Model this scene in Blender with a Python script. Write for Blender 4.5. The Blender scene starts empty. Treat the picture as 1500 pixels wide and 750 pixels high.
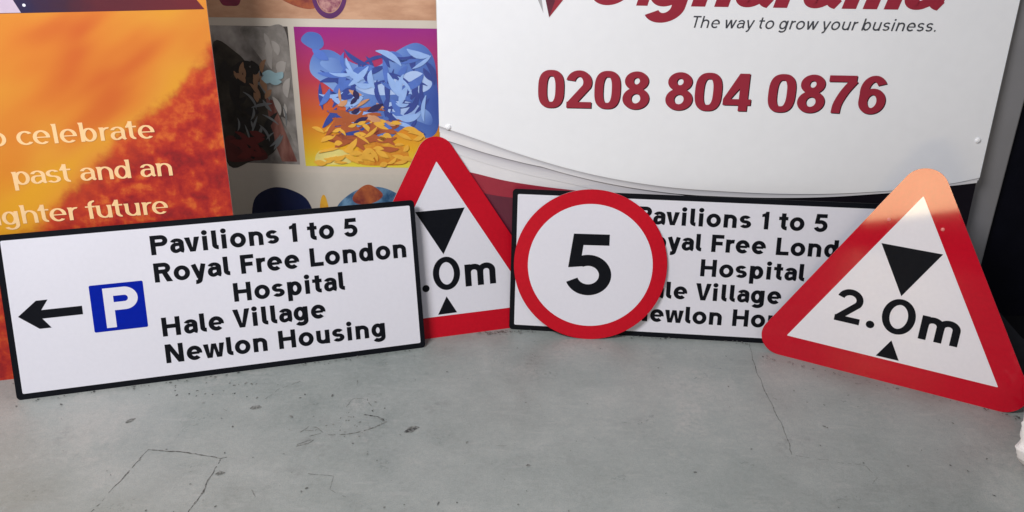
import bpy, bmesh, math, random
from mathutils import Vector, Matrix, noise
rnd = random.Random(7)
scene = bpy.context.scene
C = scene.collection

# ------------------------------------------------------------------ camera
F_PX, CY, H_CAM, PITCH, ROLL = 1177.13, 338.33, 1.2336, 0.4021, -0.0102
cam_d = bpy.data.cameras.new("camera")
cam_d.sensor_width = 36.0
cam_d.lens = F_PX / 1500 * 36
cam_d.shift_y = (CY - 375) / 1500
cam_d.clip_start = 0.05
cam_d.clip_end = 100
cam = bpy.data.objects.new("camera", cam_d)
C.objects.link(cam)
c_, s_ = math.cos(PITCH), math.sin(PITCH)
cr, sr = math.cos(ROLL), math.sin(ROLL)
U_ = Vector((0, s_, c_)); X_ = Vector((1, 0, 0)); FW = Vector((0, c_, -s_))
right = cr * X_ - sr * U_
up = sr * X_ + cr * U_
m = Matrix.Identity(4)
for i in range(3):
    m[i][0], m[i][1], m[i][2] = right[i], up[i], -FW[i]
m[2][3] = H_CAM
cam.matrix_world = m
scene.camera = cam

# ------------------------------------------------------------------ world, lamps, exposure
w = bpy.data.worlds.new("World"); scene.world = w; w.use_nodes = True
bg = w.node_tree.nodes["Background"]
bg.inputs[0].default_value = (0.93, 0.94, 1.0, 1)
bg.inputs[1].default_value = 0.19

def lamp(name, loc, aim, sx, sy, power, col):
    d = bpy.data.lights.new(name, 'AREA'); d.shape = 'RECTANGLE'
    d.size, d.size_y, d.energy, d.color = sx, sy, power, col
    o = bpy.data.objects.new(name, d); C.objects.link(o)
    o.location = loc
    o.rotation_euler = (Vector(aim) - Vector(loc)).to_track_quat('-Z', 'Y').to_euler()
    return o
lamp("ceiling_lamp", (-1.45, -0.1, 2.75), (-0.15, 2.2, 0.2), 1.2, 0.5, 106, (0.99, 0.985, 1.0))
lamp("ceiling_lamp", (1.0, -1.4, 2.9), (0.4, 2.0, 0.1), 1.2, 0.5, 10, (1.0, 0.96, 0.97))
# unseen warm lamp added and tilted to mirror as glare atop the right triangle
dl = lamp("glare_lamp", (-1.17, -2.0, 0.47), (-1.17, 2.0, 0.47), 0.76, 0.40, 2.1, (1.0, 0.77, 0.41))
dl.data.spread = math.radians(70)
ta = math.radians(19)
wd = Vector((.88 * math.cos(ta), -.48 * math.cos(ta), math.sin(ta))); nd = Vector((.48, .88, 0)).normalized()
ud = wd.cross(nd) * -1
ud = ud if ud.z > 0 else -ud
ce = Vector((-1.105, -2.0, .277)) + ud * .20
zd = wd.cross(ud)
dl.matrix_world = Matrix(((wd.x, ud.x, zd.x, ce.x), (wd.y, ud.y, zd.y, ce.y), (wd.z, ud.z, zd.z, ce.z), (0, 0, 0, 1)))
scene.view_settings.view_transform = 'Standard'
scene.view_settings.look = 'None'
scene.view_settings.exposure = 0
scene.view_settings.gamma = 1

# ------------------------------------------------------------------ node helpers
class NT:
    def __init__(s, name, rough=0.5, spec=0.5):
        s.m = bpy.data.materials.new(name); s.m.use_nodes = True
        s.t = s.m.node_tree; s.b = s.t.nodes["Principled BSDF"]
        s.b.inputs["Roughness"].default_value = rough
        s.b.inputs["Specular IOR Level"].default_value = spec
        s._co = None
    def n(s, typ, **kw):
        x = s.t.nodes.new(typ)
        for k, v in kw.items():
            setattr(x, k, v)
        return x
    def link(s, a, b): s.t.links.new(a, b)
    def put(s, sock, v):
        if isinstance(v, bpy.types.NodeSocket): s.link(v, sock)
        elif isinstance(v, (tuple, list)) and len(v) == 3 and sock.type == 'RGBA': sock.default_value = (*v, 1)
        else: sock.default_value = v
    def co(s):
        if s._co is None: s._co = s.n("ShaderNodeTexCoord").outputs["Object"]
        return s._co
    def sep(s, v=None):
        x = s.n("ShaderNodeSeparateXYZ"); s.link(v or s.co(), x.inputs[0]); return x.outputs
    def math(s, op, a, b=0.0, c=None):
        x = s.n("ShaderNodeMath", operation=op)
        s.put(x.inputs[0], a); s.put(x.inputs[1], b)
        if c is not None: s.put(x.inputs[2], c)
        return x.outputs[0]
    def mapr(s, v, a, b, c=0.0, d=1.0, smooth=True):
        x = s.n("ShaderNodeMapRange")
        x.interpolation_type = 'SMOOTHSTEP' if smooth else 'LINEAR'
        s.put(x.inputs[0], v)
        for i, q in enumerate((a, b, c, d)): x.inputs[i + 1].default_value = q
        return x.outputs[0]
    def noise(s, scale, detail=4, rough=0.55, sc=(1, 1, 1), off=(0, 0, 0), rot=(0, 0, 0), dist=0.0):
        mp = s.n("ShaderNodeMapping"); s.link(s.co(), mp.inputs[0])
        mp.inputs["Scale"].default_value = sc; mp.inputs["Location"].default_value = off
        mp.inputs["Rotation"].default_value = rot
        x = s.n("ShaderNodeTexNoise"); s.link(mp.outputs[0], x.inputs["Vector"])
        x.inputs["Scale"].default_value = scale; x.inputs["Detail"].default_value = detail
        x.inputs["Roughness"].default_value = rough; x.inputs["Distortion"].default_value = dist
        return x.outputs[0]
    def ramp(s, v, stops, interp='LINEAR'):
        x = s.n("ShaderNodeValToRGB"); x.color_ramp.interpolation = interp
        e = x.color_ramp.elements
        while len(e) < len(stops): e.new(0.5)
        for q, (p, col) in zip(e, stops):
            q.position = p; q.color = (*col, 1)
        s.link(v, x.inputs[0]); return x.outputs[0]
    def mix(s, f, a, b):
        x = s.n("ShaderNodeMix", data_type='RGBA')
        s.put(x.inputs[0], f); s.put(x.inputs[6], a); s.put(x.inputs[7], b)
        return x.outputs[2]
    def color(s, c): s.put(s.b.inputs["Base Color"], c)
    def bump(s, v, strength=0.1, dist=0.001):
        x = s.n("ShaderNodeBump"); x.inputs["Strength"].default_value = strength
        x.inputs["Distance"].default_value = dist
        s.link(v, x.inputs["Height"]); s.link(x.outputs[0], s.b.inputs["Normal"])

def mottled(name, col, rough=0.5, var=0.06, scale=40, spec=0.5, bump=0.0):
    """plain painted or printed surface with a faint uneven tone"""
    k = NT(name, rough, spec)
    a = k.noise(scale, 5)
    b = k.noise(3.0, 3, off=(3, 1, 7))
    t = k.math('ADD', k.math('MULTIPLY', a, 0.5), k.math('MULTIPLY', b, 0.5))
    lo = tuple(c * (1 - var) for c in col); hi = tuple(min(1, c * (1 + var)) for c in col)
    k.color(k.mix(k.mapr(t, 0.3, 0.7), lo, hi))
    k.put(k.b.inputs["Roughness"], k.mapr(b, 0.3, 0.7, rough * 0.88, rough * 1.12))
    if bump: k.bump(a, bump, 0.0006)
    return k.m

M_BLACK = mottled("black_vinyl", (0.006, 0.0068, 0.010), 0.45, 0.15, 60, 0.08)
M_SIGN_WHITE = mottled("white_sheeting", (0.725, 0.715, 0.785), 0.45, 0.02, 90, 0.45)
M_SIGN_WHITE_GLOSSY = mottled("white_gloss_sheeting", (0.76, 0.73, 0.77), 0.06, 0.025, 90, 0.42)
M_RED = mottled("red_sheeting", (0.52, 0.004, 0.017), 0.42, 0.08, 90, 0.18)
M_RED_GLOSSY = mottled("red_gloss_sheeting", (0.485, 0.002, 0.016), 0.06, 0.08, 110, 0.40)
M_BLUE = mottled("blue_vinyl", (0.0015, 0.014, 0.33), 0.4, 0.08, 70, 0.06)
M_SILVER = mottled("bare_aluminium", (0.45, 0.45, 0.46), 0.4, 0.08, 50)
M_PANEL_WHITE = mottled("white_panel", (0.885, 0.89, 0.92), 0.42, 0.015, 30, 0.4)
M_BAND_WHITE = mottled("pearl_white_print", (0.78, 0.76, 0.78), 0.4, 0.04, 30)
M_MAROON = mottled("maroon_ink", (0.325, 0.020, 0.042), 0.4, 0.05, 60)
M_MAROON_DARK = mottled("dark_maroon_ink", (0.12, 0.014, 0.035), 0.4, 0.12, 30)
M_INK_SHADE = mottled("near_black_ink", (0.009, 0.007, 0.011), 0.45, 0.1, 60, .1)
M_GREY_INK = mottled("charcoal_ink", (0.055, 0.058, 0.07), 0.45, 0.1, 60)
M_PALE_GREY = mottled("pale_grey_ink", (0.42, 0.41, 0.43), 0.45, 0.06, 40)
M_CREAM_INK = mottled("cream_ink", (0.95, 0.62, 0.31), 0.5, 0.06, 30)
M_CREAM_BOARD = mottled("cream_board", (0.60, 0.54, 0.47), 0.5, 0.03, 20)

# ------------------------------------------------------------------ objects
def link(name, bm, mats, parent=None, smooth=False):
    me = bpy.data.meshes.new(name); bm.to_mesh(me); bm.free()
    for mt in (mats if isinstance(mats, (list, tuple)) else [mats]): me.materials.append(mt)
    if smooth:
        for p in me.polygons: p.use_smooth = True
    o = bpy.data.objects.new(name, me); C.objects.link(o)
    if parent: o.parent = parent
    return o
def tag(o, label=None, cat=None, group=None, kind=None):
    if label: o["label"] = label
    if cat: o["category"] = cat
    if group: o["group"] = group
    if kind: o["kind"] = kind
    return o
def thing(name, loc, yaw, lean, label, cat, group=None):
    """Empty at the base of a leaning board. Local x runs along its foot, z up its face, -y towards the viewer."""
    o = bpy.data.objects.new(name, None); C.objects.link(o)
    o.empty_display_size = 0.05
    o.location = loc; o.rotation_euler = (-lean, 0, yaw)
    return tag(o, label, cat, group)

# ---- outlines in board coordinates (u, v)
def round_poly(pts, r, n=8):
    """polygon with rounded corners"""
    out = []; N = len(pts)
    for i in range(N):
        p = Vector(pts[i]); a = Vector(pts[i - 1]) - p; b = Vector(pts[(i + 1) % N]) - p
        la, lb = a.length, b.length; a.normalize(); b.normalize()
        rr = r[i] if isinstance(r, (list, tuple)) else r
        if rr <= 0: out.append(tuple(p)); continue
        ang = a.angle(b); t = rr / math.tan(ang / 2)
        ce = p + (a + b).normalized() * (rr / math.sin(ang / 2))
        p0, p1 = p + a * t, p + b * t
        a0 = math.atan2(*(p0 - ce).yx); a1 = math.atan2(*(p1 - ce).yx)
        d = (a1 - a0 + math.pi) % (2 * math.pi) - math.pi
        out += [(ce.x + rr * math.cos(a0 + d * k / n), ce.y + rr * math.sin(a0 + d * k / n)) for k in range(n + 1)]
    return out
def rect(x0, y0, x1, y1): return [(x0, y0), (x1, y0), (x1, y1), (x0, y1)]
def circ(cx, cy, rx, ry=None, n=96, a=0.0):
    ry = ry or rx; ca, sa = math.cos(a), math.sin(a)
    o = []
    for k in range(n):
        t = 2 * math.pi * k / n; x, y = rx * math.cos(t), ry * math.sin(t)
        o.append((cx + x * ca - y * sa, cy + x * sa + y * ca))
    return o
def flat(bm, pts, y, mi=0):
    f = bm.faces.new([bm.verts.new((u, y, v)) for u, v in pts]); f.material_index = mi
    return f
def slab(bm, pts, y0, y1, mi=0, mi_side=None):
    """solid board, front face at y0, back at y1"""
    a = [bm.verts.new((u, y0, v)) for u, v in pts]; b = [bm.verts.new((u, y1, v)) for u, v in pts]
    bm.faces.new(a).material_index = mi
    bm.faces.new(b[::-1]).material_index = mi if mi_side is None else mi_side
    n = len(pts)
    for i in range(n):
        f = bm.faces.new((a[i], b[i], b[(i + 1) % n], a[(i + 1) % n]))
        f.material_index = mi if mi_side is None else mi_side
def board(name, pts, y0, y1, mats, parent, **kw):
    bm = bmesh.new(); slab(bm, pts, y0, y1, **kw); return link(name, bm, mats, parent)
def sheet(name, pts, y, mat, parent):
    bm = bmesh.new(); flat(bm, pts, y); return link(name, bm, mat, parent)
def spline(pts, n=8):
    """smooth open curve through points"""
    P = [Vector(p) for p in pts]; P = [2 * P[0] - P[1]] + P + [2 * P[-1] - P[-2]]
    out = []
    for i in range(1, len(P) - 2):
        a, b, c, d = P[i - 1:i + 3]
        for k in range(n):
            t = k / n
            out.append(tuple(0.5 * ((2 * b) + (c - a) * t + (2 * a - 5 * b + 4 * c - d) * t * t + (3 * b - a - 3 * c + d) * t ** 3)))
    out.append(tuple(P[-2])); return out
def loop(pts, n=6):
    """smooth closed curve through points"""
    N = len(pts); out = []
    for i in range(N):
        a, b, c, d = (Vector(pts[(i + j - 1) % N]) for j in range(4))
        for k in range(n):
            t = k / n
            out.append(tuple(0.5 * ((2 * b) + (c - a) * t + (2 * a - 5 * b + 4 * c - d) * t * t + (3 * b - a - 3 * c + d) * t ** 3)))
    return out

# ------------------------------------------------------------------ lettering: glyphs drawn with an elliptical pen
def arc(cx, cy, rx, ry, a0, a1, n=None):
    n = n or max(6, int(abs(a1 - a0) / 7))
    return [(cx + rx * math.cos(math.radians(a0 + (a1 - a0) * k / n)), cy + ry * math.sin(math.radians(a0 + (a1 - a0) * k / n))) for k in range(n + 1)]
def glyph(ch, h, k, X=0.74, serif=False, sq0=1.0):
    """cap height 1, pen half width h and half height k -> (strokes, left bearing, right bearing)"""
    P = []
    S, O, D = 0.10, 0.065, 0.02
    def st(*p, hh=None, kk=None): P.append(('s', list(p), False, hh or h, kk or k))
    def stl(p, hh=None, kk=None): P.append(('s', p, False, hh or h, kk or k))
    def ring(cx, cy, rx, ry): P.append(('s', arc(cx, cy, rx - h, ry - k, 0, 360, 56)[:-1], True, h, k))
    def poly(*p): P.append(('p', list(p)))
    def dot(x, y, r): P.append(('p', circ(x, y, r, n=24)))
    def wedge(x, y):
        if serif: poly((x - h * 1.5, y), (x - h * 0.9, y - 0.16), (x - h * 0.5, y + 0.0))
    m = X / 2; lb, rb = S, S
    if ch == 'o': ring(.365, m, .365, m + .01); lb = rb = O
    elif ch == 'c': stl(arc(.365, m, .365 - h, m + .01 - k, 42, 318)); lb, rb = O, D
    elif ch == 'e':
        stl(arc(.355, m, .355 - h, m + .01 - k, -6, 314)); st((h, m), (.71 - h * 1.2, m), kk=k * .66); lb = rb = O
    elif ch == 'a':
        wd = .58; r = wd - h
        kq = k * .84; wd = .62; r = wd - h
        stl(arc(.31, X - .25, r - .31, .25 - kq, 160, 0) + [(r, .15)] + arc(r + .12, .15, .12, .15 - k * .7, 180, 258)[1:], kk=kq)
        yb = X * .59; ry = (yb - kq * .0 - kq) / 2
        stl([(r, yb)] + arc(.25, kq + ry, .25 - h, ry, 90, 290) + [(r, .20)], kk=kq)
        lb, rb = O, D
    elif ch in 'nhmru':
        if ch in 'nh':
            wd = .66; rr = (wd - 2 * h) / 2
            st((h, 0), (h, X if ch == 'n' else 1.0))
            stl([(h, X - .36)] + arc(wd / 2, X - .3, rr, .3 - k, 165, 0) + [(wd - h, 0)])
            wedge(h, X if ch == 'n' else 1.0)
        elif ch == 'm':
            wd = 1.0 - .0; q = (wd - 2 * h) / 2
            st((h, 0), (h, X))
            for x0 in (h, h + q): stl([(x0, X - .34)] + arc(x0 + q / 2, X - .27, q / 2, .27 - k, 165, 0) + [(x0 + q, 0)])
        elif ch == 'r':
            st((h, 0), (h, X)); stl([(h, X - .38)] + arc(h + .26, X - .3, .26, .3 - k, 165, 78)); rb = D; wedge(h, X)
        else:
            wd = .65; rr = (wd - 2 * h) / 2
            st((wd - h, X), (wd - h, 0)); stl([(h, X)] + arc(wd / 2, .3, rr, .3 - k, 180, 345) + [(wd - h, .36)]); wedge(h, X); wedge(wd - h, X)
    elif ch == 'i':
        st((h, 0), (h, X)); dot(h, .93, max(h * 1.18, .075))
    elif ch == 'l':
        if serif: st((h, 0), (h, 1.0)); wedge(h, 1.0)
        else: stl([(h, 1.0), (h, .24)] + arc(h + .17, .24, .17, .24 - k, 180, 272)[1:]); rb = .05
    elif ch == 't':
        stl([(.13 + h, .95), (.13 + h, .24)] + arc(.30 + h, .24, .17, .24 - k, 180, 275)[1:]); st((0, X - k * .9), (.46, X - k * .9), kk=k * .9); lb, rb = .04, .05
        if serif: poly((.13, X), (.13, .9), (.02, X))
    elif ch == 'f':
        stl([(.13 + h, 0), (.13 + h, .76)] + arc(.33 + h, .76, .20, .24 - k, 180, 85)[1:]); st((0, X - k * .9), (.42, X - k * .9), kk=k * .9); lb, rb = .04, 0.0
    elif ch == 's':
        cy1 = X - .21; ry = .21 - k; wd = .58
        c2 = cy1 - ry - (.21 - k)
        c2 = .205
        ry1 = X - k - (X + .0) / 2; ry2 = X / 2 - k; ry = ry2 / 2
        stl(arc(wd / 2 - .01, X - k - ry, wd / 2 - h * .95 - .01, ry, 28, 270) + arc(wd / 2, k + ry, wd / 2 - h * .95, ry, 90, -152)[1:], kk=k * .86); lb = rb = .06
    elif ch in 'dpgqb':
        wd = .69; ox = {'d': (wd - .05) / 2 , 'g': (wd - .05) / 2, 'p': (wd + .05) / 2, 'b': (wd + .05) / 2}[ch]
        ring(ox, m, (wd - .05) / 2, m + .008)
        if ch == 'd': st((wd - h, 0), (wd - h, 1.0)); lb = O; wedge(wd - h, 1.0)
        if ch == 'b': st((h, 0), (h, 1.0)); rb = O; wedge(h, 1.0)
        if ch == 'p': st((h, -.29), (h, X)); rb = O; wedge(h, X)
        if ch == 'g': stl([(wd - h, X), (wd - h, 0)] + arc(.35, -.01, wd - h - .35, .28 - k, 0, -148)[1:]); lb = O
    elif ch == 'v': poly((0, X), (2.2 * h, X), (.345, .21), (.69 - 2.2 * h, X), (.69, X), (.345 + 1.12 * h, 0), (.345 - 1.12 * h, 0)); lb = rb = D
    elif ch == 'w':
        W = .98; x1, x2 = .27, W - .27
        poly((0, X), (2.1 * h, X), (x1 + .01, .24), (W / 2 - 1.0 * h, X), (W / 2 + 1.0 * h, X), (x2 - .01, .24), (W - 2.1 * h, X), (W, X),
             (x2 + 1.05 * h, 0), (x2 - 1.05 * h, 0), (W / 2, X - .27), (x1 + 1.05 * h, 0), (x1 - 1.05 * h, 0)); lb = rb = D
    elif ch == 'y':
        st((1.05 * h, X), (.35, .04)); stl([(.69 - 1.05 * h, X), (.36, -.10)] + arc(.20, -.07, .17, .22 - k, -25, -100)[1:]); lb = rb = D
    elif ch == 'P':
        st((h, 0), (h, 1)); rr = .285 - k
        stl([(h * .8, 1 - k), (.77 - .30, 1 - k)] + arc(.77 - .30, 1 - k - rr, .30 - h, rr, 90, -90)[1:] + [(h * .8, 1 - k - 2 * rr)]); rb = .04
    elif ch == 'R':
        st((h, 0), (h, 1)); rr = .28 - k
        stl([(h * .8, 1 - k), (.45, 1 - k)] + arc(.45, 1 - k - rr, .29 - h, rr, 90, -90)[1:] + [(h * .8, 1 - k - 2 * rr)])
        poly((.33, .5), (.33 + 2.2 * h, .5), (.80, 0), (.80 - 2.45 * h, 0)); rb = D
    elif ch == 'F': st((h, 0), (h, 1)); st((h * .8, 1 - k), (.62, 1 - k)); st((h * .8, .5), (.56, .5)); rb = .03
    elif ch == 'L': st((h, 1), (h, 0)); st((h * .8, k), (.64, k)); rb = .04
    elif ch == 'T': st((.34, 0), (.34, 1)); st((0, 1 - k), (.68, 1 - k)); lb = rb = .02
    elif ch == 'H': st((h, 0), (h, 1)); st((.82 - h, 0), (.82 - h, 1)); st((h * .9, .52), (.82 - h * .9, .52))
    elif ch == 'N': st((h, 0), (h, 1)); st((.81 - h, 0), (.81 - h, 1)); poly((.015, 1), (2.35 * h, 1), (.795, 0), (.81 - 2.35 * h, 0))
    elif ch == 'V': poly((0, 1), (2.2 * h, 1), (.40, .22), (.80 - 2.2 * h, 1), (.80, 1), (.40 + 1.15 * h, 0), (.40 - 1.15 * h, 0)); lb = rb = 0
    elif ch == 'S':
        ry = (1 - 2 * k) / 4; wd = .72
        stl(arc(wd / 2, 1 - k - ry, wd / 2 - h - .02, ry, 25, 270) + arc(wd / 2, k + ry, wd / 2 - h, ry, 90, -155)[1:])
    elif ch == '0':
        q = []
        for i in range(64):
            t = 2 * math.pi * i / 64; c, n_ = math.cos(t), math.sin(t)
            q.append((.36 + (.36 - h) * math.copysign(abs(c) ** sq0, c), .5 + (.51 - k) * math.copysign(abs(n_) ** sq0, n_)))
        P.append(('s', q, True, h, k)); lb = rb = O
    elif ch == '1': poly((.17, 0), (.17 + 2 * h, 0), (.17 + 2 * h, 1), (.23, 1), (.19, .91), (.04, .85), (.04, .69), (.17, .71))
    elif ch == '2':
        a = arc(.335, .69, .335 - h, .32 - k, 168, -28)
        stl(a + [(h * 1.15, k + .02)]); st((h * .2, k), (.67, k)); lb = rb = O
    elif ch == '4': st((.55, 0), (.55, 1)); st((.03, .24), (.76, .24)); poly((.0, .24 + k), (.0, .24 - k), (.20, .24 + k), (.55, .76), (.55, 1), (.40, 1)); lb = rb = .04
    elif ch == '5':
        poly((.09, 1), (.62, 1), (.62, 1 - 2 * k), (.09 + 1.62 * h, 1 - 2 * k), (.075 + 1.5 * h, .60), (.33, .325 + (.335 - k)), (.32 + (.345 - 2 * h) * math.cos(math.radians(112)), .325 + (.335 - 2 * k) * math.sin(math.radians(112)) + .004), (.02, .445))
        stl(arc(.32, .325, .345 - h, .335 - k, 118, -160)); lb = rb = .06
    elif ch == '6':
        ring(.365, .33, .345, .34)
        stl([(h + .02, .36)] + arc(.37, .60, .35 - h, .41 - k, 192, 32)); lb = rb = O
    elif ch == '7': poly((0, 1), (.72, 1), (.72, .84)) ; st((0.0, 1 - k), (.715, 1 - k)); stl(spline([(.66, .87), (.44, .56), (.30, .25), (.27, 0)], 6))
    elif ch == '8': ring(.355, .755, .315, .255); ring(.355, .285, .355, .295); lb = rb = O
    elif ch == '.': dot(h * 1.05, h * 1.05, h * 1.08)
    return P, lb, rb
def stroke_quads(pts, closed, h, k):
    n = len(pts); L = []; R = []
    def off(d):
        nx, ny = -d.y, d.x; q = math.sqrt(h * h * nx * nx + k * k * ny * ny) or 1
        return Vector((h * h * nx / q, k * k * ny / q))
    dirs = []
    P = [Vector(p) for p in pts]
    segs = n if closed else n - 1
    for i in range(segs): dirs.append((P[(i + 1) % n] - P[i]).normalized())
    for i in range(n):
        if closed: d0, d1 = dirs[i - 1], dirs[i]
        else: d0, d1 = dirs[max(0, i - 1)], dirs[min(i, segs - 1)]
        d = (d0 + d1)
        d = d.normalized() if d.length > 1e-6 else d1
        o = off(d); cosv = max(.45, d.dot(d1)); o = o / cosv
        L.append(P[i] + o); R.append(P[i] - o)
    return L, R, segs
def extents(G):
    xs = []
    for g in G:
        if g[0] == 'p': xs += [p[0] for p in g[1]]
        else:
            L, R, _ = stroke_quads(g[1], g[2], g[3], g[4]); xs += [p.x for p in L] + [p.x for p in R]
    return min(xs), max(xs)
class Lay:
    """layers each stroke a hair above the last so that overlapping strokes never share a plane"""
    def __init__(s, y): s.y = y
    def next(s): s.y -= 0.000025; return s.y
def draw(bm, G, f, lay, mi=0):
    for g in G:
        y = lay.next()
        if g[0] == 'p':
            flat(bm, [f(*p) for p in g[1]], y, mi)
        else:
            L, R, segs = stroke_quads(g[1], g[2], g[3], g[4]); n = len(L)
            vl = [bm.verts.new((f(*p)[0], y, f(*p)[1])) for p in L]; vr = [bm.verts.new((f(*p)[0], y, f(*p)[1])) for p in R]
            for i in range(segs):
                j = (i + 1) % n
                bm.faces.new((vl[i], vr[i], vr[j], vl[j])).material_index = mi
def write(text, x0, x1, base, cap, mat, parent, w=0.2, wk=None, y=0, X=0.74, shear=0.0, serif=False, space=0.34, gs=1.0):
    """lay a line of text from x0 to x1 by adjusting the tracking; each word is a mesh of its own"""
    lay = Lay(y); wi = 0
    h = w / 2; k = (wk or w) / 2
    items = []; pos = 0; prev = None; tr = 0
    for ch in text:
        if ch == ' ': pos += space; wi += 1; continue
        G, lb, rb = glyph(ch, h, k, X, serif); a, b = extents(G)
        if items: pos += (lb + rb_prev); tr += 1
        items.append((G, pos - a, tr, wi)); pos += b - a; rb_prev = rb
    t = 0 if not tr else ((x1 - x0) / cap / gs - pos) / tr
    for k_ in range(wi + 1):
        bm = bmesh.new()
        for G, p, n, q in items:
            dx = p + n * t
            if q == k_: draw(bm, G, lambda x, y, dx=dx: (x0 + ((x + dx) * gs + shear * y) * cap, base + y * cap), lay)
        link("word", bm, mat, parent)
def fit_glyph(bm, ch, x0, x1, base, cap, w, wk, lay, mi=0, shear=0.0, X=0.74, sq0=1.0):
    """one glyph stretched to the given extents"""
    G, _, _ = glyph(ch, w / 2, wk / 2, X, sq0=sq0); a, b = extents(G); s = (x1 - x0) / (b - a)
    # keep the pen width true under the stretch
    G, _, _ = glyph(ch, w / 2 * cap / s, wk / 2, X, sq0=sq0); a, b = extents(G); s = (x1 - x0) / (b - a)
    draw(bm, G, lambda x, y: (x0 + (x - a) * s + shear * y * cap, base + y * cap), lay, mi)
def copy_tree(o, parent=None):
    c = o.copy(); C.objects.link(c); c.parent = parent
    for ch in list(o.children): copy_tree(ch, c)
    return c

# ------------------------------------------------------------------ floor, wall, pillar
def floor_material():
    k = NT("grey_floor_paint", 0.4, 0.5)
    big = k.noise(1.3, 4, 0.55, off=(2.3, 0.7, 0))
    mid = k.noise(7, 6, 0.62, off=(5, 2, 0), dist=.4)
    fine = k.noise(75, 7, 0.78)
    grit = k.noise(330, 3, 0.6)
    t = k.math('ADD', k.math('MULTIPLY', big, 0.42), k.math('ADD', k.math('MULTIPLY', mid, 0.30), k.math('MULTIPLY', fine, 0.28)))
    col = k.ramp(t, [(0.38, (0.205, 0.232, 0.220)), (0.46, (0.268, 0.294, 0.281)), (0.54, (0.318, 0.340, 0.327)), (0.62, (0.395, 0.398, 0.382))])
    col = k.mix(k.mapr(grit, 0.40, 0.72, 0.0, 0.42), col, (0.20, 0.208, 0.20))
    blot = k.mapr(k.noise(17, 6, 0.7, off=(4, 4, 0), dist=.8), 0.52, 0.68)
    col = k.mix(k.math('MULTIPLY', blot, 0.30), col, (0.235, 0.25, 0.242))
    streak = k.mapr(k.noise(9, 5, 0.65, sc=(1, 5, 1), rot=(0, 0, .5), off=(2, 3, 0)), 0.55, 0.72)
    col = k.mix(k.math('MULTIPLY', streak, 0.25), col, (0.42, 0.42, 0.41))
    # worn paler patches and dull stains
    worn = k.math('MULTIPLY', k.mapr(k.noise(3.1, 5, 0.6, off=(9, 4, 0)), 0.54, 0.7), k.mapr(fine, 0.4, 0.62))
    col = k.mix(k.math('MULTIPLY', worn, 0.4), col, (0.47, 0.43, 0.41))
    stain = k.math('MULTIPLY', k.mapr(k.noise(4.6, 5, 0.65, off=(1, 14, 0)), 0.58, 0.72), k.mapr(k.noise(38, 4, .6, off=(7, 7, 0)), 0.45, 0.6))
    col = k.mix(k.math('MULTIPLY', stain, 0.45), col, (0.17, 0.175, 0.17))
    k.color(col)
    k.put(k.b.inputs["Roughness"], k.mapr(k.math('ADD', mid, k.math('MULTIPLY', fine, 0.4)), 0.45, 0.95, 0.26, 0.52))
    k.bump(k.math('ADD', k.math('MULTIPLY', mid, 1.0), k.math('MULTIPLY', fine, 0.5)), 0.30, 0.004)
    return k.m
def grime_material(name, lo, hi):
    k = NT(name, 0.6, 0.3); k.color(k.mix(k.mapr(k.noise(140, 4), .4, .62), lo, hi)); return k.m
M_FLOOR = floor_material()
M_CRACK = grime_material("crack_dirt", (0.07, 0.07, 0.065), (0.21, 0.215, 0.205))
M_FLECK = grime_material("floor_flecks", (0.035, 0.036, 0.035), (0.15, 0.155, 0.15))
M_SCUFF = grime_material("floor_scuffs", (0.105, 0.11, 0.10), (0.235, 0.24, 0.23))

bm = bmesh.new()
f = [bm.verts.new(p) for p in ((-6, -6, 0), (6, -6, 0), (6, 6, 0), (-6, 6, 0))]
bm.faces.new(f)
floor_z = [0.0006]
def crack(pts, w0, w1, mi=1, jit=0.004, gaps=0.0):
    """ragged thin line lying on the floor"""
    P = spline(pts, 1) if len(pts) > 2 else pts
    out = []
    for a, b in zip(pts[:-1], pts[1:]):
        n = max(2, int((Vector(b) - Vector(a)).length / 0.008))
        out += [Vector(a).lerp(Vector(b), i / n) for i in range(n)]
    out.append(Vector(pts[-1]))
    L = []
    for i, p in enumerate(out):
        d = (out[min(i + 1, len(out) - 1)] - out[max(i - 1, 0)]); nn = Vector((-d.y, d.x)).normalized()
        j = noise.noise(Vector((p.x * 30, p.y * 30, mi))) * jit + noise.noise(Vector((p.x * 110, p.y * 110, 3))) * jit * .5
        w = w0 + (w1 - w0) * abs(noise.noise(Vector((p.x * 60, p.y * 60, 9)))) * 1.8
        L.append((p + nn * (j + w / 2), p + nn * (j - w / 2)))
    floor_z[0] += 0.000006
    z = floor_z[0]
    vs = [(bm.verts.new((a.x, a.y, z)), bm.verts.new((b.x, b.y, z))) for a, b in L]
    for (a, b), (c, d) in zip(vs[:-1], vs[1:]):
        if rnd.random() < gaps: continue
        bm.faces.new((a, b, d, c)).material_index = mi
def fleck(x, y, r, asp=1.0, ang=0.0, mi=2):
    floor_z[0] += 0.000004
    n = rnd.randint(6, 10); ca, sa = math.cos(ang), math.sin(ang); vs = []
    for i in range(n):
        t = 2 * math.pi * i / n; q = r * rnd.uniform(.55, 1.2); a, b = q * math.cos(t) * asp, q * math.sin(t)
        vs.append(bm.verts.new((x + a * ca - b * sa, y + a * sa + b * ca, floor_z[0])))
    bm.faces.new(vs).material_index = mi
# the cut square patch
crack([(-0.90, 1.30), (-0.8937, 1.342), (-0.8744, 1.4505), (-0.8601, 1.5511)], .0008, .0042, gaps=.10)
crack([(-0.8601, 1.5511), (-0.7586, 1.5401), (-0.6768, 1.5207), (-0.664, 1.524)], .0012, .0052, gaps=.05)
crack([(-0.6768, 1.5207), (-0.6761, 1.4651), (-0.6796, 1.4383), (-0.6754, 1.4051), (-0.6869, 1.3484), (-0.69, 1.30)], .0012, .0055, gaps=.06)
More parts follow.
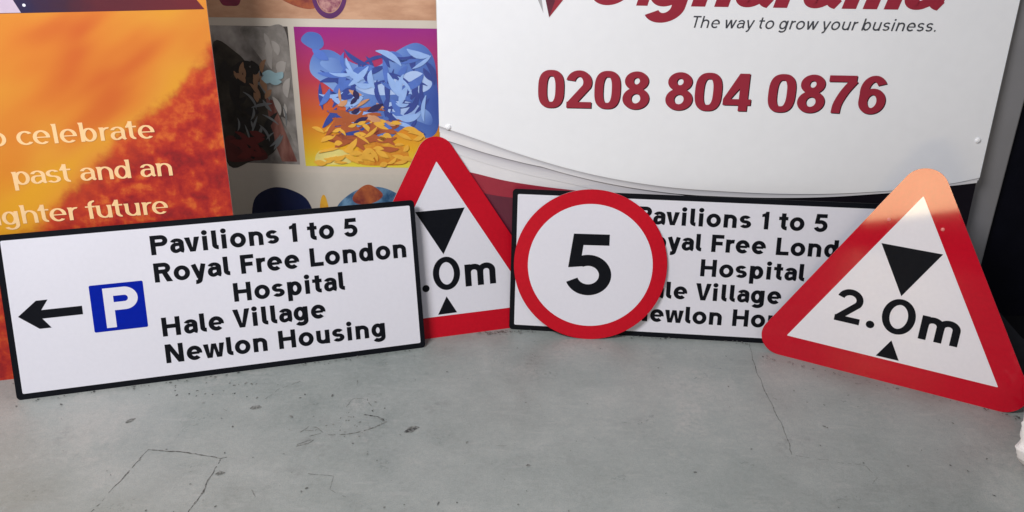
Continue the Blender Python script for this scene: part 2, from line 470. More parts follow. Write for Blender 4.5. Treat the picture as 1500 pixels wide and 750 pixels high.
# hairline running from the right-hand signs
crack([(0.7072, 2.0625), (0.6908, 1.9579), (0.6832, 1.8225), (0.6835, 1.6785), (0.6803, 1.6023), (0.6723, 1.556)], .0008, .0026, gaps=.0)
crack([(0.6723, 1.556), (0.7854, 1.528), (0.8331, 1.519), (0.8411, 1.4765), (0.8204, 1.4487)], .0004, .0018, mi=3, gaps=.25)
# dark chip, and the ragged outline of a scuffed patch
fleck(-0.243, 1.6365, .0135, 1.5, .5, 3)
for dx, dy, r in ((-.008, -.004, .0075), (.006, .004, .006), (.000, .000, .006)): fleck(-0.2454 + dx, 1.6354 + dy, r, 1.4, .6, 2)
ol = [(-0.5151, 1.6219), (-.50, 1.645), (-.478, 1.642), (-.462, 1.623), (-.49, 1.605), (-.515, 1.615)]
crack(ol, .0012, .004, mi=3, gaps=.2); crack([(-.505, 1.632), (-.485, 1.626), (-.475, 1.634)], .001, .003, mi=3, gaps=.2)
crack([(-.512, 1.575), (-.49, 1.593), (-.468, 1.598), (-.485, 1.578), (-.512, 1.568)], .0012, .004, mi=3, gaps=.15)
crack([(-.445, 1.612), (-.40, 1.617), (-.36, 1.63), (-.335, 1.645), (-.31, 1.668), (-.34, 1.69), (-.38, 1.697)], .0012, .005, mi=3, gaps=.22)
crack([(-.425, 1.73), (-.41, 1.765), (-.375, 1.765), (-.36, 1.735)], .0008, .003, mi=3, gaps=.25)
crack([(-.37, 1.695), (-.345, 1.69), (-.318, 1.676)], .0015, .005, mi=2, gaps=.35)
crack([(-.46, 1.47), (-.40, 1.462), (-.40, 1.42), (-.36, 1.395)], .0006, .002, mi=3, gaps=.2)
crack([(-.55, 1.86), (-.62, 1.80), (-.64, 1.76)], .0005, .002, mi=3, gaps=.3)
for i in range(34): fleck(-.41 + rnd.gauss(0, .045), 1.655 + rnd.gauss(0, .03), rnd.uniform(.0008, .0028), 1.4, rnd.random() * 6, 3)
# worn flecks near the foot of the left sign
for i in range(26): fleck(-.78 + rnd.gauss(0, .09), 1.80 + rnd.gauss(0, .035), rnd.uniform(.001, .004), 1.5, rnd.random() * 6, rnd.choice((2, 3, 3)))
fleck(-.655, 1.72, .010, 1.7, .2, 3); fleck(-.95, 1.66, .009, 1.5, .9, 3); fleck(-.66, 1.47, .008, 1.9, .1, 3)
for i in range(520):
    x, y = rnd.uniform(-1.5, 1.5), rnd.uniform(1.25, 2.05)
    fleck(x, y, 0.0005 + .0026 * rnd.random() ** 5, rnd.uniform(1, 2.2), rnd.random() * 6, rnd.choice((2, 3, 3)))
for i in range(16):
    x, y = rnd.uniform(-1.3, 1.3), rnd.uniform(1.3, 1.95); a = rnd.random() * 6; l = rnd.uniform(.015, .05)
    crack([(x, y), (x + l * math.cos(a), y + l * math.sin(a))], .0004, .0016, mi=3, jit=.003, gaps=.3)
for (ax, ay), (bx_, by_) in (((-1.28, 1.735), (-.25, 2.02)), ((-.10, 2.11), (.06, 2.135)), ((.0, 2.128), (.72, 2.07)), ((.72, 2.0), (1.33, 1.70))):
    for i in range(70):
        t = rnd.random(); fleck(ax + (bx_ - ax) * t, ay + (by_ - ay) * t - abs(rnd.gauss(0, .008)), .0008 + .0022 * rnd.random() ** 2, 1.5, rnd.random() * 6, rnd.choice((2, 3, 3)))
tag(link("floor", bm, [M_FLOOR, M_CRACK, M_FLECK, M_SCUFF]), kind="structure")

M_WALL = mottled("wall_paint", (0.50, 0.49, 0.48), 0.7, 0.05, 12)
bm = bmesh.new(); slab(bm, rect(-4, 0, 1.42, 2.6), 2.46, 2.6)
tag(link("wall", bm, M_WALL), "pale plain wall behind the leaning boards", "wall", kind="structure")
M_PILLAR = mottled("pillar_paint", (0.23, 0.225, 0.235), 0.6, 0.05, 14, bump=.05)
bm = bmesh.new(); slab(bm, rect(1.15, 0, 1.438, 2.6), 2.225, 2.44)
bmesh.ops.bevel(bm, geom=bm.edges[:], offset=.006, segments=2, affect='EDGES')
tag(link("pillar", bm, M_PILLAR), "grey painted pillar at the right edge of the white panel", "pillar", kind="structure")
M_DARK = mottled("dark_door", (0.004, 0.004, 0.008), 0.55, 0.2, 20, .08)
bm = bmesh.new(); slab(bm, rect(1.441, 0, 3.6, 2.6), 2.245, 2.30)
o = link("dark_door", bm, M_DARK); tag(o, "near black door beyond the grey pillar on the right", "door")
bm = bmesh.new(); slab(bm, round_poly(rect(1.50, .98, 1.53, 1.13), .008), 2.207, 2.220); slab(bm, rect(1.508, 1.03, 1.522, 1.08), 2.220, 2.2448)
link("handle", bm, M_SILVER, o)

# ------------------------------------------------------------------ the signs
TEXT = [("Pavilions 1 to 5", .3643, .9045, .3452), ("Royal Free London", .3648, 1.0355, .2712), ("Hospital", .5584, .8560, .1962),
        ("Hale Village", .3680, .7965, .1230), ("Newlon Housing", .3686, .9572, .0490)]
SW, SH = 1.0697, 0.433
dsign = thing("direction_sign", (-1.2803, 1.7421, 0.0), 0.2686, 0.28,
              "white direction sign with left arrow and blue P, leaning on the orange banner", "sign", "parking direction signs")
board("plate", round_poly(rect(0, 0, SW, SH), .011), 0, .004, [M_BLACK, M_SILVER], dsign)
sheet("face", round_poly(rect(.0152, .0155, SW - .0135, SH - .0150), .004), -.0004, M_SIGN_WHITE, dsign)
sheet("arrow", [(.0306, .2189), (.0765, .2562), (.1038, .2562), (.0860, .2305), (.182, .2305), (.182, .2078), (.0860, .2078), (.1045, .1818), (.0765, .1818)], -.0008, M_BLACK, dsign)
sq = sheet("parking_symbol", round_poly(rect(.2035, .1550, .3345, .2808), .004), -.0008, M_BLUE, dsign)
bm = bmesh.new(); fit_glyph(bm, 'P', .2348, .3178, .1637, .1060, .225, .205, Lay(-.0010)); link("letter", bm, M_SIGN_WHITE, sq)
for t, x0, x1, b in TEXT:
    write(t, x0, x1, b, .0517, M_BLACK, dsign, .222, .212, -.0008, X=.755, gs=1.08, space=.38)
d2 = copy_tree(dsign)
d2.location = (-0.006, 2.1368, 0); d2.rotation_euler = (-0.187, 0, -0.0906)
d2["label"] = "white direction sign with black border half covered by the round sign and the right triangle"

bm = bmesh.new()
csign = thing("speed_limit_sign", (0.2283, 2.0822, 0), -0.05, 0.238, "round white sign with red ring and black 5, standing against a rectangular sign", "sign")
CRAD = .2246
board("plate", circ(0, CRAD, CRAD), 0, .004, [M_RED, M_SILVER], csign, mi_side=1)
sheet("face", circ(-.0005, CRAD - .0008, .1828), -.0004, M_SIGN_WHITE, csign)
bm = bmesh.new(); fit_glyph(bm, '5', -.0690, .0625, .1362, .1818, .198, .182, Lay(-.0008)); link("numeral", bm, M_BLACK, csign)

S, MG = .7515, .0637
def triangle(name, loc, yaw, lean, label, red, white):
    t = thing(name, loc, yaw, lean, label, "sign", "triangular height limit signs")
    hh = S * math.sqrt(3) / 2
    board("plate", round_poly([(-S / 2, 0), (S / 2, 0), (0, hh)], .0555, 14), 0, .004, [red, M_SILVER], t, mi_side=1)
    s = S - 2 * math.sqrt(3) * MG
    sheet("face", round_poly([(-s / 2, MG), (s / 2, MG), (0, MG + s * math.sqrt(3) / 2)], .0015, 3), -.0004, white, t)
    sheet("height_arrow", [(-.0735, .3815), (.0738, .3820), (.0004, .2490)], -.0008, M_BLACK, t)
    sheet("height_arrow", [(-.0290, .0690), (.0287, .0697), (.0004, .1220)], -.0008, M_BLACK, t)
    bm = bmesh.new(); lay = Lay(-.0008)
    fit_glyph(bm, '2', -.1523, -.0865, .1424, .0955, .185, .18, lay)
    flat(bm, circ(-.0592, .1525, .0107, n=24), lay.next())
    fit_glyph(bm, '0', -.0355, .0460, .1422, .0980, .19, .165, lay)
    fit_glyph(bm, 'm', .0603, .1540, .1446, .0915, .205, .185, lay, X=.725)
    link("text_line", bm, M_BLACK, t)
    return t
tri = triangle("height_limit_sign", (1.0203, 1.873, 0), -0.4985, 0.1465, "red bordered triangle sign reading 2.0m, warm glare across its top corner", M_RED_GLOSSY, M_SIGN_WHITE_GLOSSY)
M_RIVET = mottled("pink_rivet", (0.75, 0.22, 0.20), 0.3, 0.05, 60)
for u, v in ((-.068, .4475), (.060, .4462)):
    bm = bmesh.new(); bmesh.ops.create_uvsphere(bm, u_segments=14, v_segments=8, radius=.0048)
    bmesh.ops.transform(bm, matrix=Matrix.Translation((u, -.0004, v)) @ Matrix.Diagonal((1, .5, 1, 1)), verts=bm.verts[:])
    link("rivet", bm, M_RIVET, tri, True)
triangle("height_limit_sign", (-0.1845, 2.0919, 0), 0.2757, 0.262, "red bordered triangle sign partly hidden behind the left parking sign, its .0m showing", M_RED, M_SIGN_WHITE)

# ------------------------------------------------------------------ white company panel
K = thing("display_panel", (-.35, 2.235, 0), -0.0381, 0.0387, "large white panel with red phone number and curved lower edge, standing against the wall", "display panel")
TOP = 1.32
lower = [(.139, .0)] ; KW0, KW1 = .1363, 1.6893
# printed backing board
def print_material():
    k = NT("swoosh_print", 0.42, 0.4)
    x, y, z = k.sep()
    k.color(k.mix(k.noise(25, 3), (0.74, 0.72, 0.74), (0.80, 0.78, 0.80)))
    return k.m
board("back_board", rect(KW0 + .002, .0, KW1 - .002, TOP - .01), .004, .014, print_material(), K)
sw1 = spline([(.1363, .6030), (.2477, .5659), (.3671, .5256), (.5074, .4855), (.6483, .4556), (.8091, .4343), (.9688, .4256), (1.1078, .4222), (1.2456, .4245), (1.3621, .4318), (1.4966, .4455), (1.6186, .4663), (1.6893, .4844)], 8)
sw1 = [(u, v + .001) for u, v in sw1]
sw2 = spline([(.1385, .5660), (.176, .5552), (.2715, .5256), (.3874, .4973), (.5078, .4752), (.6286, .4509), (.7496, .4307), (.8699, .4205), (1.0094, .4165), (1.2465, .4175), (1.4399, .4335), (1.6104, .4575), (1.6865, .4690)], 8)
# red and black sweep printed below the curve
red = spline([(.1385, .4800), (.2271, .4644), (.3279, .4416), (.429, .4272), (.5299, .4169), (.70, .402), (.95, .395)], 8)
sheet("red_sweep", red + [(.95, .02), (.1385, .02)], .0036, M_MAROON, K)
dk = spline([(.1385, .425), (.25, .404), (.3487, .3891), (.60, .375), (.96, .36)], 6)
sheet("dark_sweep", dk + [(.96, .03), (.1385, .03)], .0032, M_MAROON_DARK, K)
bl = spline([(.80, .4225), (.87, .4160), (.94, .4150), (1.01, .4170), (1.2465, .4195), (1.44, .4360), (1.61, .46), (1.6868, .472)], 8)
bl2 = spline([(.80, .4215), (.84, .4120), (.90, .4020), (1.05, .385), (1.30, .345), (1.6868, .325)], 8)
sheet("black_sweep", bl + bl2[::-1], .0021, M_INK_SHADE, K)
sheet("red_sweep", [(1.05, .384), (1.30, .344), (1.6868, .324), (1.6868, .2), (1.05, .2)], .0034, M_INK_SHADE, K)
# second curved sheet and the top sheet, each standing proud of the one behind
board("curved_trim", sw2 + [(1.6885, .66), (.1372, .66)], -.002, .0020, M_BAND_WHITE, K)
tp = rect(KW0, 0, KW1, TOP)
board("front_sheet", sw1 + [(KW1, TOP), (KW0, TOP)], -.0050, -.0021, M_PANEL_WHITE, K)
board("spacer", rect(.30, .70, 1.50, TOP - .1), -.0019, .0039, M_SILVER, K)
for u, v in ((.1629, .6012), (1.6608, .5945), (.165, 1.28), (1.66, 1.28)):
    bm = bmesh.new(); bmesh.ops.create_uvsphere(bm, u_segments=16, v_segments=10, radius=.0085)
    bmesh.ops.transform(bm, matrix=Matrix.Translation((u, -.005, v)) @ Matrix.Diagonal((1, .6, 1, 1)), verts=bm.verts[:])
    link("bolt", bm, M_PANEL_WHITE, K, True)
# the swoosh's drop shadow as print: soft shade put into graded ribbons of ink
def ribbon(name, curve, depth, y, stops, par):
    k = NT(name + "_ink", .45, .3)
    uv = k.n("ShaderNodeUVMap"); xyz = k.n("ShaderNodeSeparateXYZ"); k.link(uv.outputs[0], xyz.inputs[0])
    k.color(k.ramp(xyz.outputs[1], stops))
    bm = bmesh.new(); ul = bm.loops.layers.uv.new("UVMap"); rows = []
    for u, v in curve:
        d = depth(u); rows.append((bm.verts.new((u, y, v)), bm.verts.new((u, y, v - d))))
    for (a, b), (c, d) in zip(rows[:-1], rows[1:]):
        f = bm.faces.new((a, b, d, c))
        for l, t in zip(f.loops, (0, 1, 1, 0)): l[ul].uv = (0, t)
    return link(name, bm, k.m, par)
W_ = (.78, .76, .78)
ribbon("printed_shadow", sw1, lambda u: .018 if u < .9 else .018 - .010 * min(1, (u - .9) / .5), -.0024, [(0.0, (.78, .76, .78)), (0.2, (.46, .45, .48)), (0.42, (.62, .61, .64)), (1.0, W_)], K)
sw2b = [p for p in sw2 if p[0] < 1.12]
ribbon("printed_shadow", sw2b, lambda u: .030 + .012 * u, .0024, [(0.0, (.30, .29, .32)), (0.15, (.48, .46, .50)), (0.5, (.66, .64, .67)), (1.0, (.76, .74, .76))], K)
# phone number: maroon figures with a dark offset edge
NUM = [('0', .4190, .4918), ('2', .4980, .5695), ('0', .5772, .6500), ('8', .6568, .7312), ('8', .7770, .8525), ('0', .8578, .9325), ('4', .9375, 1.0150),
       ('0', 1.0608, 1.1360), ('8', 1.1432, 1.2185), ('7', 1.2235, 1.3030), ('6', 1.3112, 1.3850)]
la, lb_ = Lay(-.0054), Lay(-.0061)
for i, (ch, a, b) in enumerate(NUM):
    if i in (0, 4, 7): bm = bmesh.new()
    fit_glyph(bm, ch, a + .0027, b + .0027, .6648 - .0022, .1050, .232, .165, la, 1, sq0=.72)
    fit_glyph(bm, ch, a, b, .6648, .1050, .232, .165, lb_, 0, sq0=.72)
    if i in (3, 6, 10): link("number_group", bm, [M_MAROON, M_INK_SHADE], K)
write("The way to grow your business.", .8300, 1.4845, .8915, .0315, M_GREY_INK, K, .135, .125, -.0054, X=.72, shear=.20, space=.30)
bm = bmesh.new(); lay = Lay(-.0054)
B, CP, SHR = .9475, .152, .26
for ch, a, b in (('S', .548, .655), ('i', .676, .712), ('g', .700, .812), ('n', .826, .926), ('a', .934, 1.040), ('r', 1.045, 1.112), ('a', 1.114, 1.220), ('m', 1.227, 1.376), ('a', 1.380, 1.490)):
    fit_glyph(bm, ch, a, b, B, CP, .25, .17, lay, 0, SHR, X=.72)
link("brand_name", bm, M_MAROON, K)
bm = bmesh.new()
flat(bm, [(.4446, .9131), (.462, .9550), (.468, 1.010), (.450, 1.060), (.424, 1.000)], -.0058, 1)
flat(bm, [(.4446, .9131), (.505, .990), (.450, 1.060), (.464, 1.008), (.459, .9550)], -.0060, 0)
flat(bm, [(.4287, .9237), (.4180, .9480), (.4000, .985), (.412, 1.010), (.4230, .960)], -.0056, 2)
link("emblem", bm, [M_MAROON, M_MAROON_DARK, M_PALE_GREY], K)

# ------------------------------------------------------------------ orange banner on the left
def banner_material():
    k = NT("banner_print", 0.55, 0.35)
    x, y, z = k.sep()
    p = k.math('ADD', k.math('MULTIPLY', x, .83), k.math('MULTIPLY', z, .56))
    r = k.math('SUBTRACT', k.math('MULTIPLY', z, .83), k.math('MULTIPLY', x, .56))
    cb = k.n("ShaderNodeCombineXYZ"); k.put(cb.inputs[0], k.math('MULTIPLY', p, 2.6)); k.put(cb.inputs[1], 0.37); k.put(cb.inputs[2], k.math('MULTIPLY', r, 7.0))
    tx = k.n("ShaderNodeTexNoise"); k.link(cb.outputs[0], tx.inputs["Vector"]); tx.inputs["Scale"].default_value = 1.0
    tx.inputs["Detail"].default_value = 2.0; tx.inputs["Roughness"].default_value = .4
    sky = k.ramp(tx.outputs[0], [(0.33, (0.60, 0.105, 0.016)), (0.45, (0.70, 0.21, 0.024)), (0.56, (0.73, 0.29, 0.030)), (0.70, (0.76, 0.36, 0.018))])
    hot = k.mapr(k.math('ADD', z, k.math('MULTIPLY', x, 0.5)), 0.74, 0.40)
    sky = k.mix(k.math('MULTIPLY', hot, 0.7), sky, (0.74, 0.34, 0.010))
    # rocky slope: its skyline rises to the right
    n1 = k.noise(8, 5, 0.6); n2 = k.noise(24, 4, 0.6); n3 = k.noise(60, 4, .6)
    line = k.math('ADD', k.math('MULTIPLY', x, 0.915), 0.352)
    d = k.math('SUBTRACT', line, z)
    d = k.math('ADD', d, k.math('MULTIPLY', k.math('SUBTRACT', n1, 0.5), 0.16))
    d = k.math('ADD', d, k.math('MULTIPLY', k.math('SUBTRACT', n2, 0.5), 0.05))
    vo = k.n('ShaderNodeTexVoronoi', feature='SMOOTH_F1'); vm = k.n('ShaderNodeVectorMath', operation='ADD'); nv = k.n('ShaderNodeTexNoise'); nv.inputs['Scale'].default_value = 14
    k.link(k.co(), nv.inputs['Vector']); vs_ = k.n('ShaderNodeVectorMath', operation='SCALE'); k.link(nv.outputs['Color'], vs_.inputs[0]); vs_.inputs['Scale'].default_value = .07
    k.link(k.co(), vm.inputs[0]); k.link(vs_.outputs[0], vm.inputs[1]); k.link(vm.outputs[0], vo.inputs['Vector']); vo.inputs['Scale'].default_value = 26
    lump = k.mapr(vo.outputs['Distance'], .75, .15)
    mask = k.mapr(d, -0.020, 0.034)
    t = k.math('ADD', k.math('MULTIPLY', n1, 0.22), k.math('ADD', k.math('MULTIPLY', n2, 0.32), k.math('ADD', k.math('MULTIPLY', n3, .30), k.math('MULTIPLY', lump, .16))))
    rock = k.ramp(t, [(0.35, (0.23, 0.010, 0.013)), (0.44, (0.36, 0.014, 0.014)), (0.53, (0.50, 0.034, 0.014)), (0.63, (0.68, 0.13, 0.022))])
    warm = k.mapr(d, 0.0, 0.13, 0.42, 0.0)
    rock = k.mix(warm, rock, (0.58, 0.075, 0.016))
    low = k.mapr(z, .36, .25)
    col = k.mix(mask, sky, rock)
    col = k.mix(k.math('MULTIPLY', low, k.mapr(n1, .35, .6)), col, rock)
    k.color(col)
    return k.m
def picture_strip_material():
    k = NT("night_picture_print", 0.5, 0.35)
    x, y, z = k.sep()
    n = k.noise(7, 4, .6)
    t = k.math('ADD', k.mapr(x, .05, .55, 0, 1, False), k.math('MULTIPLY', k.math('SUBTRACT', n, .5), .5))
    col = k.ramp(t, [(0.0, (0.045, 0.012, 0.09)), (0.18, (0.02, 0.014, 0.06)), (0.40, (0.05, 0.012, 0.03)), (0.6, (0.10, 0.012, 0.022)), (1.0, (0.15, 0.014, 0.022))])
    k.color(col); return k.m
V = thing("banner", (-1.3, 1.8518, 0), 0.2356, 0.0707, "orange and red banner board with cream lettering at the left edge", "banner")
VR, VL, VT = .5682, -.42, 1.30
board("board", rect(VL, 0, VR, VT), 0, .008, [banner_material(), M_CREAM_BOARD], V, mi_side=1)
sp = sheet("picture", [(VL + .002, .9545), (VR - .006, .9548), (VR - .030, .990), (VR - .05, 1.12), (VR - .16, VT - .002), (VL + .002, VT - .002)], -.0004, picture_strip_material(), V)
M_LILAC = mottled("lilac_ink", (0.62, 0.50, 0.62), 0.5, 0.12, 18)
sheet("picture_patch", [(.045, .9560), (.150, .9555), (.138, .985), (.112, 1.010), (.06, 1.04), (.02, 1.02), (.03, .98)], -.0008, M_LILAC, sp)
M_STAR = mottled("white_ink", (0.85, 0.85, 0.95), 0.5, .02)
sheet("picture_spot", circ(.1595, .9725, .0036, n=16), -.0008, M_STAR, sp)
SER = dict(w=.165, wk=.085, X=.70, serif=True, space=.36, gs=1.13)
for t, x0, x1, b in (("to celebrate", -.008, .4035, .6385), ("past and an", .0545, .4320, .5375), ("brighter future", -.072, .4080, .4355)):
    write(t, x0, x1, b, .0490, M_CREAM_INK, V, y=-.0006, **SER)

# ------------------------------------------------------------------ picture board behind (plain abstract stand-ins for its artwork)
D = thing("picture_board", (-.75, 2.33, 0), -0.037, 0.0276, "cream board of colourful picture squares between the orange banner and the white panel", "picture board")
board("board", rect(-.75, 0, .92, 1.36), 0, .010, M_CREAM_BOARD, D)
def grad_material(name, stops, a, b, nz=0.0, rough=.45):
    k = NT(name, rough, .4); x, y, z = k.sep()
    t = k.mapr(z, a, b, 0, 1, False)
    if nz: t = k.math('ADD', t, k.math('MULTIPLY', k.math('SUBTRACT', k.noise(9, 4, .6), .5), nz))
    k.color(k.ramp(t, stops)); return k.m
def cloud_material(name, stops, scale, rough=.45, sc=(1, 1, 1), off=(0, 0, 0), detail=5, rot=(0, 0, 0)):
    k = NT(name, rough, .4); k.color(k.ramp(k.noise(scale, detail, .6, sc=sc, off=off, rot=rot), stops)); return k.m
SUN = grad_material("sunset_print", [(0.0, (0.78, 0.66, 0.06)), (0.14, (0.80, 0.42, 0.02)), (0.38, (0.62, 0.13, 0.02)), (0.62, (0.48, 0.04, 0.07)), (1.0, (0.30, 0.012, 0.22))], .4495, .865, .06)
pic = sheet("picture", [(.1162, .8652), (.1168, .4487), (.5300, .4505), (.5300, .8660)], -.0004, SUN, D)
BLUE = cloud_material("blue_print", [(0.30, (0.035, 0.08, 0.36)), (0.5, (0.11, 0.22, 0.58)), (0.68, (0.32, 0.48, 0.80))], 3.2, detail=0, off=(3, 0, 2))
BLUE2 = cloud_material("pale_blue_print", [(0.32, (0.06, 0.13, 0.46)), (0.5, (0.20, 0.34, 0.70)), (0.68, (0.42, 0.56, 0.86))], 4.2, detail=0, off=(1, 0, 8))
def blob(name, pts, y, mat, par): return sheet(name, loop(pts), y, mat, par)
blob("picture_patch", [(.155, .735), (.17, .79), (.22, .80), (.28, .765), (.35, .755), (.41, .80), (.47, .825), (.515, .79), (.5275, .70), (.5275, .58), (.49, .545), (.43, .575), (.37, .535), (.30, .525), (.255, .57), (.25, .645), (.21, .69)], -.0008, BLUE, pic)
blob("picture_patch", [(.185, .760), (.23, .778), (.30, .725), (.385, .715), (.46, .745), (.51, .715), (.49, .685), (.41, .675), (.32, .675), (.25, .715)], -.0010, BLUE2, pic)
blob("picture_patch", [(.36, .640), (.43, .655), (.50, .625), (.505, .585), (.45, .60), (.39, .60)], -.0012, BLUE2, pic)
blob("picture_patch", [(.135, .825), (.155, .850), (.19, .845), (.20, .815), (.175, .80)], -.0010, BLUE, pic)
AMBER = cloud_material("amber_print", [(0.35, (0.55, 0.13, 0.015)), (0.6, (0.80, 0.42, 0.04))], 14, off=(2, 0, 2))
RUST = cloud_material("rust_print", [(0.35, (0.19, 0.03, 0.03)), (0.62, (0.45, 0.12, 0.04))], 22)
PALE = mottled("pale_yellow_ink", (0.72, 0.62, 0.20), .5, .2, 20)
blob("picture_patch", [(.15, .462), (.20, .455), (.255, .462), (.262, .49), (.21, .505), (.16, .495)], -.0008, PALE, pic)
blob("picture_patch", [(.28, .462), (.36, .456), (.43, .466), (.425, .512), (.36, .532), (.29, .515)], -.0012, AMBER, pic)
blob("picture_patch", [(.185, .535), (.25, .560), (.33, .588), (.415, .60), (.40, .572), (.32, .545), (.25, .520)], -.0014, RUST, pic)
SMOKE = cloud_material("smoke_print", [(0.30, (0.012, 0.010, 0.010)), (0.43, (0.07, 0.06, 0.055)), (0.54, (0.20, 0.18, 0.17)), (0.68, (0.42, 0.39, 0.37))], 6.5, sc=(1, 1, .8), off=(.3, 0, 1.2), detail=4)
pic2 = sheet("picture", [(-.135, .8652), (.0985, .8652), (.0995, .4530), (-.135, .4562)], -.0004, SMOKE, D)
ASH = cloud_material("ash_print", [(0.35, (0.13, 0.12, 0.11)), (0.65, (0.36, 0.33, 0.31))], 11)
MOSS = cloud_material("dark_print", [(0.35, (0.012, 0.011, 0.010)), (0.65, (0.06, 0.05, 0.04))], 14)
ROSE = cloud_material("dusty_rose_print", [(0.35, (0.13, 0.035, 0.03)), (0.65, (0.36, 0.17, 0.14))], 12, sc=(2, 1, .6))
sheet("picture_patch", loop([(-.04, .858), (.03, .862), (.09, .858), (.094, .70), (.05, .72), (.0, .79)]), -.0008, ASH, pic2)
sheet("picture_patch", loop([(-.13, .80), (-.06, .79), (-.01, .72), (.04, .60), (.03, .50), (-.05, .46), (-.13, .465)]), -.0010, MOSS, pic2)
sheet("picture_patch", [(.015, .66), (.035, .65), (.092, .462), (.045, .462), (.02, .55)], -.0012, ROSE, pic2)
sheet("picture_patch", loop([(.055, .60), (.09, .57), (.094, .50), (.08, .54)]), -.0014, ASH, pic2)
sheet("picture_patch", loop([(-.12, .535), (-.06, .53), (-.01, .50), (.0, .47), (-.05, .462), (-.12, .462)]), -.0014, MOSS if False else mottled("dark_red_print", (.10, .016, .016), .5, .3, 20), pic2)
def strokes(name, mat, par, box, n, l, wd, y, ang=None, seed=1):
    """a scatter of curved brush strokes inside one picture"""
    r_ = random.Random(seed); bm = bmesh.new(); x0, z0, x1, z1 = box
    for i in range(n):
        x, z = r_.uniform(x0, x1), r_.uniform(z0, z1); a = r_.uniform(*(ang or (0, 6.28))); L = l * r_.uniform(.5, 1.2); cv = r_.uniform(-1.3, 1.3)
        pts = []
        for k in range(9):
            pts.append(Vector((x, z))); x += L / 8 * math.cos(a); z += L / 8 * math.sin(a); a += cv / 8
        if any(not (x0 - .01 < q.x < x1 + .01 and z0 - .01 < q.y < z1 + .01) for q in pts): continue
        w_ = wd * r_.uniform(.8, 1.9); up_, dn = [], []
        for k, q in enumerate(pts):
            d = (pts[min(k + 1, 8)] - pts[max(k - 1, 0)]).normalized(); t = w_ * math.sin(math.pi * (k + .4) / 8.8) / 2
            up_.append((q.x - d.y * t, q.y + d.x * t)); dn.append((q.x + d.y * t, q.y - d.x * t))
        y -= .00002
        flat(bm, up_ + dn[::-1], y)
    return link(name, bm, mat, par)
def ink(name, c): return mottled(name, c, .45, .12, 30)
G1, G2 = (.165, .56, .515, .80), (.135, .47, .515, .845)
strokes("brushwork", ink("deep_blue_ink", (.03, .06, .30)), pic, G1, 60, .09, .010, -.0016, seed=3)
strokes("brushwork", ink("light_blue_ink", (.30, .47, .85)), pic, G1, 34, .08, .012, -.0024, seed=5)
strokes("brushwork", ink("cobalt_ink", (.08, .17, .56)), pic, G1, 30, .08, .014, -.0020, seed=12)
strokes("brushwork", ink("sienna_ink", (.42, .10, .03)), pic, (.18, .50, .40, .63), 60, .07, .010, -.0028, (-.4, .8), seed=8)
strokes("brushwork", ink("gold_ink", (.80, .42, .05)), pic, (.14, .455, .50, .60), 60, .05, .010, -.0032, (-.5, .7), seed=9)
strokes("brushwork", ink("flesh_ink", (.62, .30, .15)), pic, (.23, .58, .40, .69), 9, .04, .010, -.0036, seed=21)
strokes("brushwork", ink("indigo_ink", (.02, .015, .09)), pic, (.20, .58, .36, .70), 7, .05, .012, -.0039, seed=23)
DK = (-.10, .47, .085, .85)
strokes("brushwork", ink("soot_ink", (.012, .011, .012)), pic2, (-.10, .47, .05, .78), 40, .09, .018, -.0018, seed=31)
strokes("brushwork", ink("steel_ink", (.16, .17, .18)), pic2, (-.08, .50, .07, .74), 26, .06, .006, -.0026, seed=33)
strokes("brushwork", ink("tan_ink", (.30, .16, .09)), pic2, (-.07, .64, .03, .80), 14, .05, .010, -.0030, (1.0, 2.2), seed=37)
strokes("brushwork", ink("oxblood_ink", (.14, .018, .018)), pic2, (-.11, .465, .03, .56), 16, .09, .014, -.0034, (-.6, .3), seed=39)
strokes("brushwork", ink("ice_ink", (.30, .46, .52)), pic2, (.005, .70, .065, .745), 10, .035, .014, -.0038, (-.3, .3), seed=41)
strokes("brushwork", ink("fog_ink", (.40, .37, .35)), pic2, (.03, .58, .09, .85), 16, .07, .012, -.0022, (1.2, 1.9), seed=43)
SAND = cloud_material("sand_print", [(0.35, (0.44, 0.22, 0.13)), (0.65, (0.62, 0.36, 0.23))], 8, sc=(1, 1, 3))
pic3 = sheet("picture", [(-.135, .8880), (.5280, .8884), (.5280, 1.30), (-.135, 1.30)], -.0004, SAND, D)
PLUM = mottled("plum_print", (0.085, 0.012, 0.10), .45, .3, 20)
bm = bmesh.new()
P_, Q_ = circ(.226, .955, .050, .066, 48, -.12), circ(.226, .957, .038, .053, 48, -.12)
va = [bm.verts.new((u, -.0010, v)) for u, v in P_]; vb = [bm.verts.new((u, -.0010, v)) for u, v in Q_]
for i in range(48): bm.faces.new((va[i], vb[i], vb[(i + 1) % 48], va[(i + 1) % 48]))
link("picture_ring", bm, PLUM, pic3)
SPOKE = cloud_material("mauve_print", [(0.4, (0.22, 0.05, 0.10)), (0.6, (0.50, 0.26, 0.24))], 50)
sheet("picture_patch", circ(.226, .957, .036, .051, 32, -.12), -.0008, SPOKE, pic3)
blob("picture_patch", [(-.085, .925), (-.06, .920), (-.035, .925), (-.03, .96), (-.09, .96)], -.0008, mottled("berry_print", (.22, .02, .06), .5, .3, 30), pic3)
blob("picture_patch", [(.085, .945), (.12, .925), (.16, .915), (.185, .92), (.18, .94), (.12, .955)], -.0008, RUST, pic3)
NAVY = mottled("navy_print", (0.006, 0.011, 0.05), .4, .2, 20)
pic4 = sheet("picture", [(-.135, .4300), (.5300, .4260), (.5300, .06), (-.135, .06)], -.0004, mottled("cream_print", (0.58, 0.53, 0.46), .5, .03), D)
blob("picture_patch", [(-.055, .335), (.0, .375), (.06, .372), (.115, .335), (.125, .25), (.03, .22), (-.06, .25)], -.0008, NAVY, pic4)
blob("picture_patch", [(.158, .350), (.170, .352), (.178, .30), (.16, .28), (.150, .31)], -.0008, AMBER, pic4)
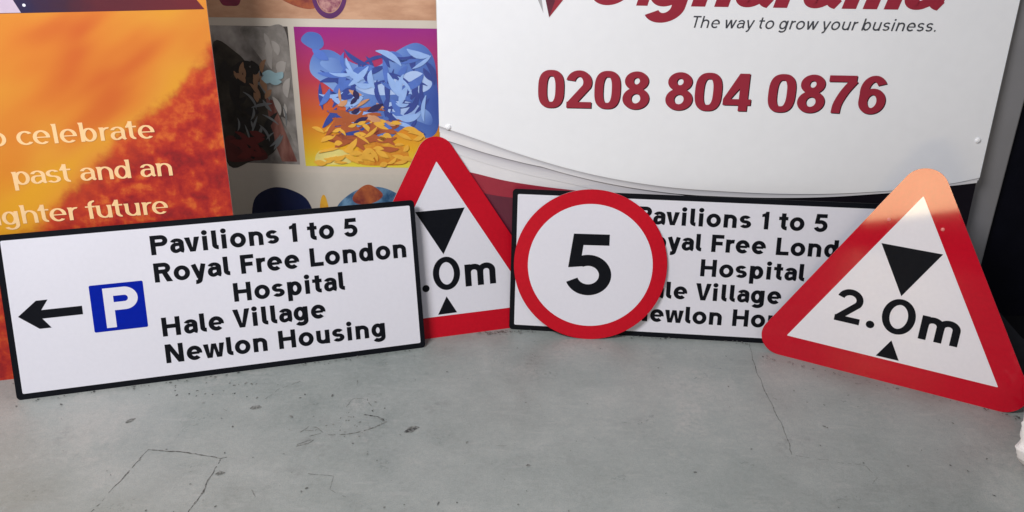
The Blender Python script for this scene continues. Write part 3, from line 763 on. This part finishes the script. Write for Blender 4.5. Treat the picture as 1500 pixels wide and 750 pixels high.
blob("picture_patch", [(.205, .320), (.27, .375), (.35, .385), (.42, .345), (.42, .29), (.30, .26), (.22, .28)], -.0008, cloud_material("teal_print", [(0.35, (0.02, 0.07, 0.16)), (0.6, (0.16, 0.30, 0.46))], 18), pic4)
blob("picture_patch", [(.255, .350), (.285, .385), (.315, .392), (.35, .362), (.32, .335), (.27, .33)], -.0010, RUST, pic4)

# ------------------------------------------------------------------ things at the right edge
M_BAG = mottled("dark_plastic", (0.014, 0.015, 0.02), 0.45, 0.2, 30, .2)
bm = bmesh.new()
prof = [(1.20, 0.0), (1.20, .18), (1.276, .236), (1.396, .118), (1.52, .02), (1.52, 0.0)]
slab(bm, [(u, v) for u, v in prof], 1.90, 2.12)
bmesh.ops.bevel(bm, geom=bm.edges[:], offset=.008, segments=2, affect='EDGES')
bx = link("plinth_wedge", bm, M_BAG)
tag(bx, "sloping black plastic block on the floor behind the right triangle sign", "block")

bm = bmesh.new(); slab(bm, round_poly(rect(1.30, 1.93, 2.3, 2.235), .02), 0, .010)  # black slab added to darken the floor, standing for the doorway's deep shade
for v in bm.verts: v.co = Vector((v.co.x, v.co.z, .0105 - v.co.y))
mt = link("doorway_shade", bm, mottled("shade_black", (.006, .006, .008), .7, .2, 60, .1))
tag(mt, "black slab standing for deep shade on the floor before the dark door", "mat")

M_CLOTH = mottled("white_cloth", (0.84, 0.80, 0.78), 0.85, 0.03, 30)
bm = bmesh.new()
bmesh.ops.create_icosphere(bm, subdivisions=6, radius=1)
for v in bm.verts:
    p = v.co.copy()
    a = math.atan2(p.y, p.x); low = (1 - p.z) / 2
    wob = noise.noise(p * 1.6 + Vector((4, 1, 0)))
    fold = 1 - abs(math.sin(a * 4.5 + 2.4 * wob + p.z * 1.1)) * 2
    crease = 1 - abs(noise.noise(Vector((p.x * 2.2, p.y * 2.2, p.z * 3.2)))) * 2
    r = .90 + .06 * fold * (.35 + low) + .05 * crease
    wide = .80 + .42 * low
    z = p.z * .14 + .085 + .018 * crease + .02 * wob
    v.co = Vector((p.x * r * wide * .185, p.y * r * wide * .20, max(.002, z)))
cl = link("crumpled_cloth", bm, M_CLOTH, None, True)
cl.location = (1.366, 1.47, 0); cl.scale = (1.08, 1.1, 1.12)
tag(cl, "crumpled white cloth bundle on the floor at the lower right edge", "cloth")
